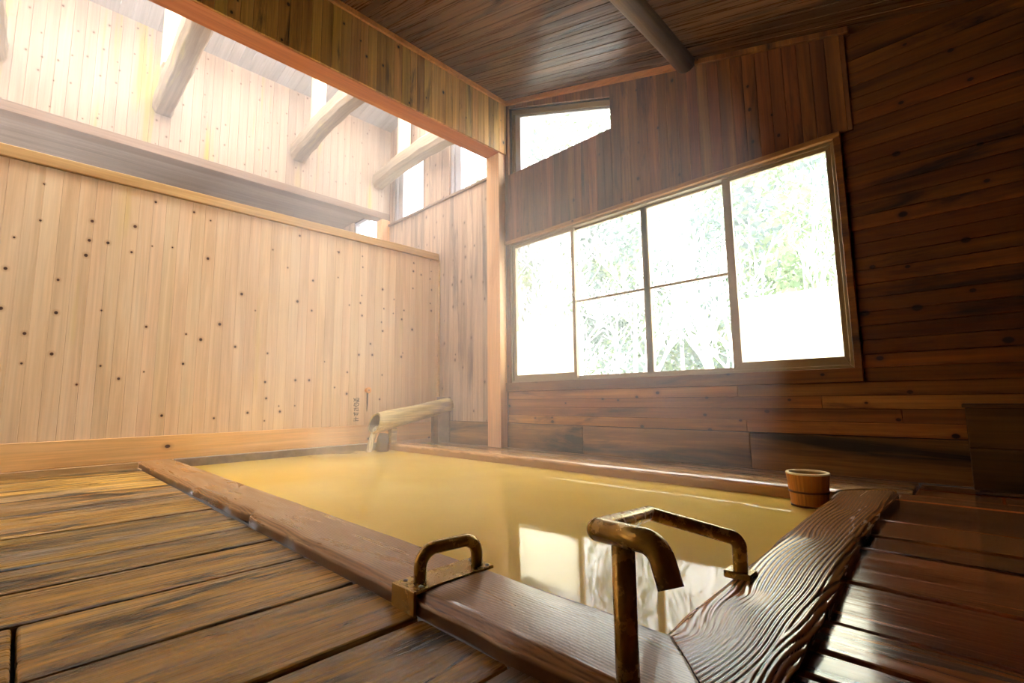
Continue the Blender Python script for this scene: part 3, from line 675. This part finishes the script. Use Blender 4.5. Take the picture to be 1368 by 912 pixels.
# ------------------------------------------------------------------ log spout
sp_ = empty('log_spout', (-4.52, 2.9, FL), 'hollowed pale log spout sloping down from the corner to pour into the bath', 'spout')
A0 = Vector((-4.50, 2.58, -.238)); A1 = Vector((-4.565, 3.595, -.062))
def spout_shell():
    mb = MB(); n, seg = 22, 30; rg = random.Random(5); vs = []
    ax = (A1-A0).normalized(); u = Vector((0, 0, 1)); u = (u-ax*u.dot(ax)).normalized(); w = ax.cross(u)
    nz = [rg.uniform(-.04, .04) for _ in range(seg)]
    # outer surface from mouth to wall, then inner bore back out to the mouth
    prof = [(t, .102-.022*t, 1) for t in np.linspace(0, 1, n)]
    inner = [(0.42, .004, 0), (0.40, .07, 0), (.2, .076, 0), (0.0, .080, 0)]
    for (t, r, o) in list(prof)+inner:
        c = A0+ax*((A1-A0).length*t)
        for k in range(seg):
            th = 2*PI*k/seg; q = r*(1+nz[k]*(1 if o else .5)+.03*math.sin(5*th+9*t)*o)
            d = u*math.cos(th)+w*math.sin(th)
            lean = -ax*(.045*math.cos(th)) if t < .01 else Vector((0, 0, 0))   # mouth cut at a slant
            vs.append(c+d*q-lean*1.0)
    m = n+len(inner)
    fs = [(i*seg+k, (i+1)*seg+k, (i+1)*seg+(k+1) % seg, i*seg+(k+1) % seg) for i in range(m-1) for k in range(seg)]
    fs += [((m-1)*seg+k, k, (k+1) % seg, (m-1)*seg+(k+1) % seg) for k in range(seg)]
    return mb, vs, fs, n, seg, inner
mb, vs, fs, n, seg, inner = spout_shell(); mb.add(vs, fs)
sh = mb.build('log_shell', M['spout'], parent=sp_, smooth=True)
sh.data.materials.append(M['hollow'])
for p in sh.data.polygons:
    if p.index >= (n)*seg and p.index < (n+len(inner)-1)*seg: p.material_index = 1
MB().box((-4.60, 2.80, -.50), (-4.53, 2.87, -.29)).build('support_block', M['spout'], parent=sp_, bevel=.006)
MB().box((-4.60, 3.36, -.50), (-4.54, 3.42, -.16)).build('support_block', M['greybeam'], parent=sp_, bevel=.004)
MB().tube([(-4.47, 2.66, -.53), (-4.47, 2.66, -.47), (-4.475, 2.67, -.39), (-4.48, 2.68, -.345)], [.055, .065, .06, .045], 20).build('support_stub', M['hollow'], parent=sp_, smooth=True)
MB().box((-4.785, D-.034, -.498), (-4.54, D-.014, .03)).build('back_board', M['greybeam'], parent=sp_, bevel=.003)
# water pouring from the mouth
ws = MB(); path = []; rad = []
for i in range(12):
    t = i/11; path.append((-4.505, 2.64-.10*t-.02, -.295-.24*t*t-.01*t)); rad.append(.036*(1-.25*t))
ws.tube(path, rad, 14)
def stream_mat():
    N = NT('falling_hot_water'); co = N.n('TexCoord').outputs['Object']
    f = N.noise(N.n('VectorMath', {0: co, 1: (60, 60, 6)}, operation='MULTIPLY').outputs[0], 1, 3, .6)
    a = N.n('BsdfTransparent').outputs[0]; b = N.n('BsdfPrincipled', {'Base Color': S(225, 215, 190), 'Roughness': .15}).outputs[0]
    N.link(N.n('MixShader', {0: N.n('MapRange', {0: f, 1: .3, 2: .7, 3: .25, 4: .85}).outputs[0], 1: a, 2: b}).outputs[0], N.out.inputs[0]); return N.m
tag(ws.build('water_stream', stream_mat(), smooth=True), 'thin stream of hot water falling from the log spout into the bath', 'water', kind='stuff')
# ------------------------------------------------------------------ peg and writing on the partition
pg = empty('wooden_peg', (XP, 2.645, .109), 'small round orange wooden peg stuck in the pale left wall, above the log spout', 'peg')
MB().tube([(XP-.005, 2.645, .109), (XP+.05, 2.640, .107), (XP+.056, 2.640, .107)], [.024, .033, .029], 20).build('peg_body', M['peg'], parent=pg, smooth=True)
MB().tube([(XP+.052, 2.640, .107), (XP+.058, 2.640, .107)], .006, 12).build('peg_hole', M['hollow'], parent=pg)
MB().tube([(XP+.004, 2.652, .085), (XP+.004, 2.652, -.03), (XP+.002, 2.650, -.12)], [.010, .008, .002], 10).build('peg_shadow', M['hollow'], parent=pg, smooth=True)  # dark spike standing in for the shadow cast below the peg
hw = MB()
G = [  # brush strokes of a column of hand-written characters, (y, z) in a unit cell, top to bottom
    [[(.1,.9),(.3,.5),(.15,.1)], [(.35,.85),(.45,.2)], [(.5,.9),(.9,.85),(.85,.5),(.5,.5)], [(.5,.5),(.9,.3)], [(.7,.5),(.7,.05)], [(.5,.1),(.95,.1)]],
    [[(.2,.8),(.6,.95),(.9,.7),(.8,.3),(.5,.1),(.2,.3),(.25,.7)], [(.5,.8),(.45,.3)]],
    [[(.2,.75),(.85,.8)], [(.5,.95),(.45,.4),(.7,.15),(.9,.2)], [(.25,.55),(.3,.2)], [(.8,.6),(.75,.35)]],
    [[(.15,.7),(.9,.75)], [(.3,.45),(.8,.5),(.6,.2)], [(.25,.95),(.35,.1)]],
    [[(.2,.55),(.85,.6)], [(.52,.95),(.5,.05)], [(.15,.08),(.9,.1)]]]
for k, gl in enumerate(G):
    for stq in gl:
        pts = [(XP+.0015, 2.485+.080*a, .032-.05*k-.05+.046*b) for a, b in stq]
        hw.tube(pts, .0032, 6)
wl = bpy.data.objects['wall_left']
hw.build('handwriting', M['ink'], parent=wl)

# ------------------------------------------------------------------ dark chest against the wall
cx0, cy0 = -.082, 3.42
ch = empty('wooden_chest', (.45, 3.5, FL), 'dark plank chest standing against the wall in the dim right corner', 'chest')
f1 = MB()
for (za, zb) in ((-.488, -.282), (-.278, -.075)):
    f1.box((cx0, cy0, za), (1.0, cy0+.02, zb))
f1.build('front_panel', M['box'], parent=ch, bevel=.003)
MB().box((cx0, cy0+.02, -.488), (cx0+.02, D-.016, -.075)).build('side_panel', M['box'], parent=ch, bevel=.002)
MB().box((.98, cy0+.02, -.488), (1.0, D-.016, -.075)).build('side_panel', M['box'], parent=ch, bevel=.002)
MB().box((cx0-.01, cy0-.012, -.073), (1.01, D-.016, -.055)).build('lid', M['box'], parent=ch, bevel=.003)
MB().box((cx0+.02, cy0-.02, FL), (1.0, D-.016, -.489)).build('plinth', M['wallbase'], parent=ch, bevel=.003)

# ------------------------------------------------------------------ outdoors
def leafmat(name, c1, c2):
    N = NT(name); isl = N.n('NewGeometry').outputs['Random Per Island']
    c = N.ramp(isl, [(0, c1), (1, c2)])
    d = N.n('BsdfDiffuse', {'Color': c}).outputs[0]; t = N.n('BsdfTranslucent', {'Color': c}).outputs[0]
    N.link(N.n('MixShader', {0: .4, 1: d, 2: t}).outputs[0], N.out.inputs[0]); return N.m
M['leafg'] = leafmat('evergreen_leaves', S(98, 116, 84), S(136, 152, 110))
M['leafd'] = leafmat('dark_evergreen_leaves', S(92, 106, 100), S(122, 136, 128))
M['bark'] = plain('pale_bark', S(246, 244, 240), .9, var=.05)
M['barkd'] = plain('grey_bark', S(176, 172, 164), .9, var=.2)
M['ground'] = plain('pale_hill_ground', S(226, 228, 220), .95, var=.25, scale=3)
gm = MB(); nx, ny = 50, 40
xs = np.linspace(-26, 12, nx); ys = np.linspace(D+.3, 34, ny)
hz = lambda x, y: -1.3+.02*max(0, y-6)**2*.9+.25*math.sin(x*.7+y*.5)+.15*math.sin(x*1.9-y*1.1)
gm.v = [(float(x), float(y), hz(x, y)) for y in ys for x in xs]; gm.f = [(j*nx+i, j*nx+i+1, (j+1)*nx+i+1, (j+1)*nx+i) for j in range(ny-1) for i in range(nx-1)]
tag(gm.build('hillside', M['ground'], smooth=True), kind='structure')
def bare(seed, h, lean, mat, twig=5, spread=.5):
    rg = random.Random(seed); mb = MB()
    def branch(p, d, L, r, lev):
        n = 6; path = [p]; rad = [r]; q = p.copy(); dd = d.copy()
        for i in range(n):
            dd = (dd+Vector((rg.uniform(-1, 1), rg.uniform(-1, 1), rg.uniform(-.6, .9)))*.13).normalized(); q = q+dd*(L/n); path.append(q.copy()); rad.append(max(.005, r*(1-.75*(i+1)/n)))
        mb.tube(path, rad, 6 if lev < 2 else 4, cap=False)
        if lev < 4:
            for k in range((6, 5, 4, 3)[lev] if twig > 4 else (5, 4, 3, 0)[lev]):
                i = rg.randint(1 if lev else 2, n); a = Vector((rg.uniform(-1, 1), rg.uniform(-1, 1), rg.uniform(-.1, .9))).normalized()
                branch(path[i], (dd*(1-spread)+a*spread*1.3).normalized(), L*rg.uniform(.38, .62), rad[i]*.62, lev+1)
    branch(Vector((0, 0, -.15-ZO)), Vector((lean, 0, 1)).normalized(), h, .045*h/3+.02, 0)
    return mb
def evergreen(seed, h, r, mat, n=4200):
    rg = random.Random(seed); mb = MB()
    cl = [(rg.gauss(0, .38)*r, rg.gauss(0, .38)*r, h*(.1+.9*rg.random()), rg.uniform(.25, .5)*r) for _ in range(34)]
    for k in range(n):
        cx, cy, cz, cr = rg.choice(cl)
        v = Vector((rg.gauss(0, 1), rg.gauss(0, 1), rg.gauss(0, 1))).normalized()*cr*rg.random()**.4
        p = Vector((cx, cy, cz))+v; s = rg.uniform(.04, .10)
        a = Vector((rg.uniform(-1, 1), rg.uniform(-1, 1), rg.uniform(-1, 1))).normalized(); b_ = a.cross(Vector((rg.uniform(-1, 1), rg.uniform(-1, 1), rg.uniform(-1, 1)))).normalized()
        p.z -= ZO
        mb.add([p-a*s, p+b_*s*.5, p+a*s, p-b_*s*.5], [(0, 1, 2, 3)])
    return mb
def place(o, x, y, rz, s=1.0):
    o.location = (x, y, hz(x, y)+ZO); o.rotation_euler = (0, 0, rz); o.scale = (s, s, s); return o
bt = []
for sd, h, ln in ((11, 3.4, .08), (23, 2.9, -.12), (35, 3.8, .03)):
    e = empty('bare_tree', (0, 0, -ZO)); bare(sd, h, ln, M['bark']).build('branches', M['bark'], parent=e); bt.append(e)
blab = 'leafless pale tree outside the long window, seen through its panes'
for i, (x, y, rz, s, k) in enumerate(((-4.6, 6.2, .4, .95, 0), (-3.6, 6.6, 1.7, 1.0, 1), (-2.4, 6.3, 2.9, 1.05, 2), (-5.9, 8.0, .9, 1.1, 1), (-4.3, 8.2, 4.1, 1.15, 0), (-2.9, 7.9, 5.2, 1.1, 1),
                                      (-7.8, 9.0, 2.2, 1.2, 2), (-1.4, 7.2, 3.3, .8, 0), (-6.6, 6.6, .1, .95, 2))):
    o = bt[k] if i == [0, 1, 2].index(k) and i < 3 else copy_tree(bt[k])
    place(o, x, y, rz, s); tag(o, blab, 'tree', 'bare trees outside the long window')
ev = []
for sd, h, r, mt in ((5, 4.8, 1.5, 'leafg'), (6, 5.2, 1.6, 'leafd')):
    e = empty('evergreen_tree', (0, 0, -ZO)); evergreen(sd, h, r, M[mt]).build('foliage', M[mt], parent=e)
    MB().tube([(0, 0, -.2-ZO), (.03, 0, h*.5-ZO), (0, .02, h*.92-ZO)], [.055, .04, .01], 8).build('trunk', M['barkd'], parent=e, smooth=True); ev.append(e)
elab = ['bright green leafy evergreen on the slope outside the windows', 'blue-green dense evergreen on the slope outside the windows']
pl_ = [(-2.2, 10.0, 0, 1.0, 0), (-4.9, 10.6, 1, 1.0, 1)]
rg = random.Random(4)
for row, (yy, sc, st) in enumerate(((10.2, 1.0, 2.3), (13.5, 1.5, 3.0), (17.5, 2.1, 4.0))):
    xx = -1.0-yy*1.15+row
    while xx < .7:
        if min((xx-q[0])**2+(yy-q[1])**2 for q in pl_) > 2.2: pl_.append((xx+rg.uniform(-.3, .3), yy+rg.uniform(-.5, .5), rg.uniform(0, 6), sc*rg.uniform(.92, 1.15), rg.choice((0, 1, 1))))
        xx += st
for i, (x, y, rz, s, k) in enumerate(pl_):
    o = ev[k] if (i, k) in ((0, 0), (1, 1)) else copy_tree(ev[k])
    place(o, x, y, rz, s); tag(o, elab[k], 'tree', ['bright green evergreens on the slope', 'blue-green evergreens on the slope'][k])

# ------------------------------------------------------------------ steam
def steam_mat(name, dens, scale, lo, hi, zfade=None):
    N = NT(name); co = N.n('TexCoord').outputs['Object']
    f = N.noise(co, scale, 3, .55, .3); f = N.n('MapRange', {0: f, 1: lo, 2: hi, 3: .25, 4: 1.0}).outputs[0]
    v = N.n('VolumeScatter', {'Color': (.96, .97, 1, 1), 'Density': N.math('MULTIPLY', f, dens), 'Anisotropy': .25}).outputs[0]
    N.link(v, N.out.inputs['Volume']); return N.m
tag(MB().box((-5.94, -3.1, 1.9), (-3.8, 3.59, 3.95)).build('steam', steam_mat('steam_high', .12, .9, .35, .7)), 'thin white steam drifting under the raised roof over the far end of the bath', 'steam', kind='stuff')
tag(MB().box((-4.74, 1.0, -.515), (-.9, 3.57, 1.88)).build('steam', steam_mat('steam_low', .11, .9, .35, .7)), 'faint steam in front of the long window above the bath water', 'steam', kind='stuff')
tag(MB().box((-4.69, 1.9, -.515), (-4.1, 2.76, -.25)).build('steam', steam_mat('steam_mouth', .8, 4, .42, .7)), 'dense steam rising where the log spout pours in', 'steam', kind='stuff')

def mist_mat():
    N = NT('added_mist'); v = N.n('VolumeScatter', {'Color': (1, 1, 1, 1), 'Density': .0048}).outputs[0]
    N.link(v, N.out.inputs['Volume']); return N.m
tag(MB().box((-26, D+.4, -1.2), (6, 16, 12)).build('mist', mist_mat()), 'mist added among the trees outside the windows to pale the view', 'mist', kind='stuff')  # haze volume added to lift the shadows among the trees

# ------------------------------------------------------------------ sky, camera, view
w = bpy.data.worlds.new('overcast_sky'); SC.world = w; w.use_nodes = True; t = w.node_tree; t.nodes.clear()
o = t.nodes.new('ShaderNodeOutputWorld'); bg = t.nodes.new('ShaderNodeBackground'); bg.inputs[0].default_value = (.97, .985, 1, 1); bg.inputs[1].default_value = 6.0
t.links.new(bg.outputs[0], o.inputs[0])

yaw, pit, rol = -0.772978, 0.118117, -0.011854
f = Vector((math.sin(yaw)*math.cos(pit), math.cos(yaw)*math.cos(pit), math.sin(pit)))
r = Vector((math.cos(yaw), -math.sin(yaw), 0)); u = r.cross(f)
r2 = r*math.cos(rol)+u*math.sin(rol); u2 = -r*math.sin(rol)+u*math.cos(rol)
cam = bpy.data.cameras.new('camera'); cam.sensor_width = 36; cam.sensor_fit = 'HORIZONTAL'; cam.lens = 36*642.055/1368; cam.clip_start = .02; cam.clip_end = 200
co = bpy.data.objects.new('camera', cam); COL.objects.link(co)
co.matrix_world = Matrix(((r2.x, u2.x, -f.x, 0), (r2.y, u2.y, -f.y, 0), (r2.z, u2.z, -f.z, ZO), (0, 0, 0, 1)))
SC.camera = co
vs_ = SC.view_settings; vs_.view_transform = 'Standard'; vs_.look = 'None'; vs_.gamma = 1; vs_.use_curve_mapping = False; vs_.exposure = 1.4
cy = SC.cycles
cy.use_denoising = True; cy.max_bounces = 10; cy.diffuse_bounces = 6; cy.glossy_bounces = 4; cy.transparent_max_bounces = 12; cy.volume_bounces = 2; cy.transmission_bounces = 6
cy.caustics_reflective = False; cy.caustics_refractive = False; cy.sample_clamp_indirect = 8; cy.volume_step_rate = 2
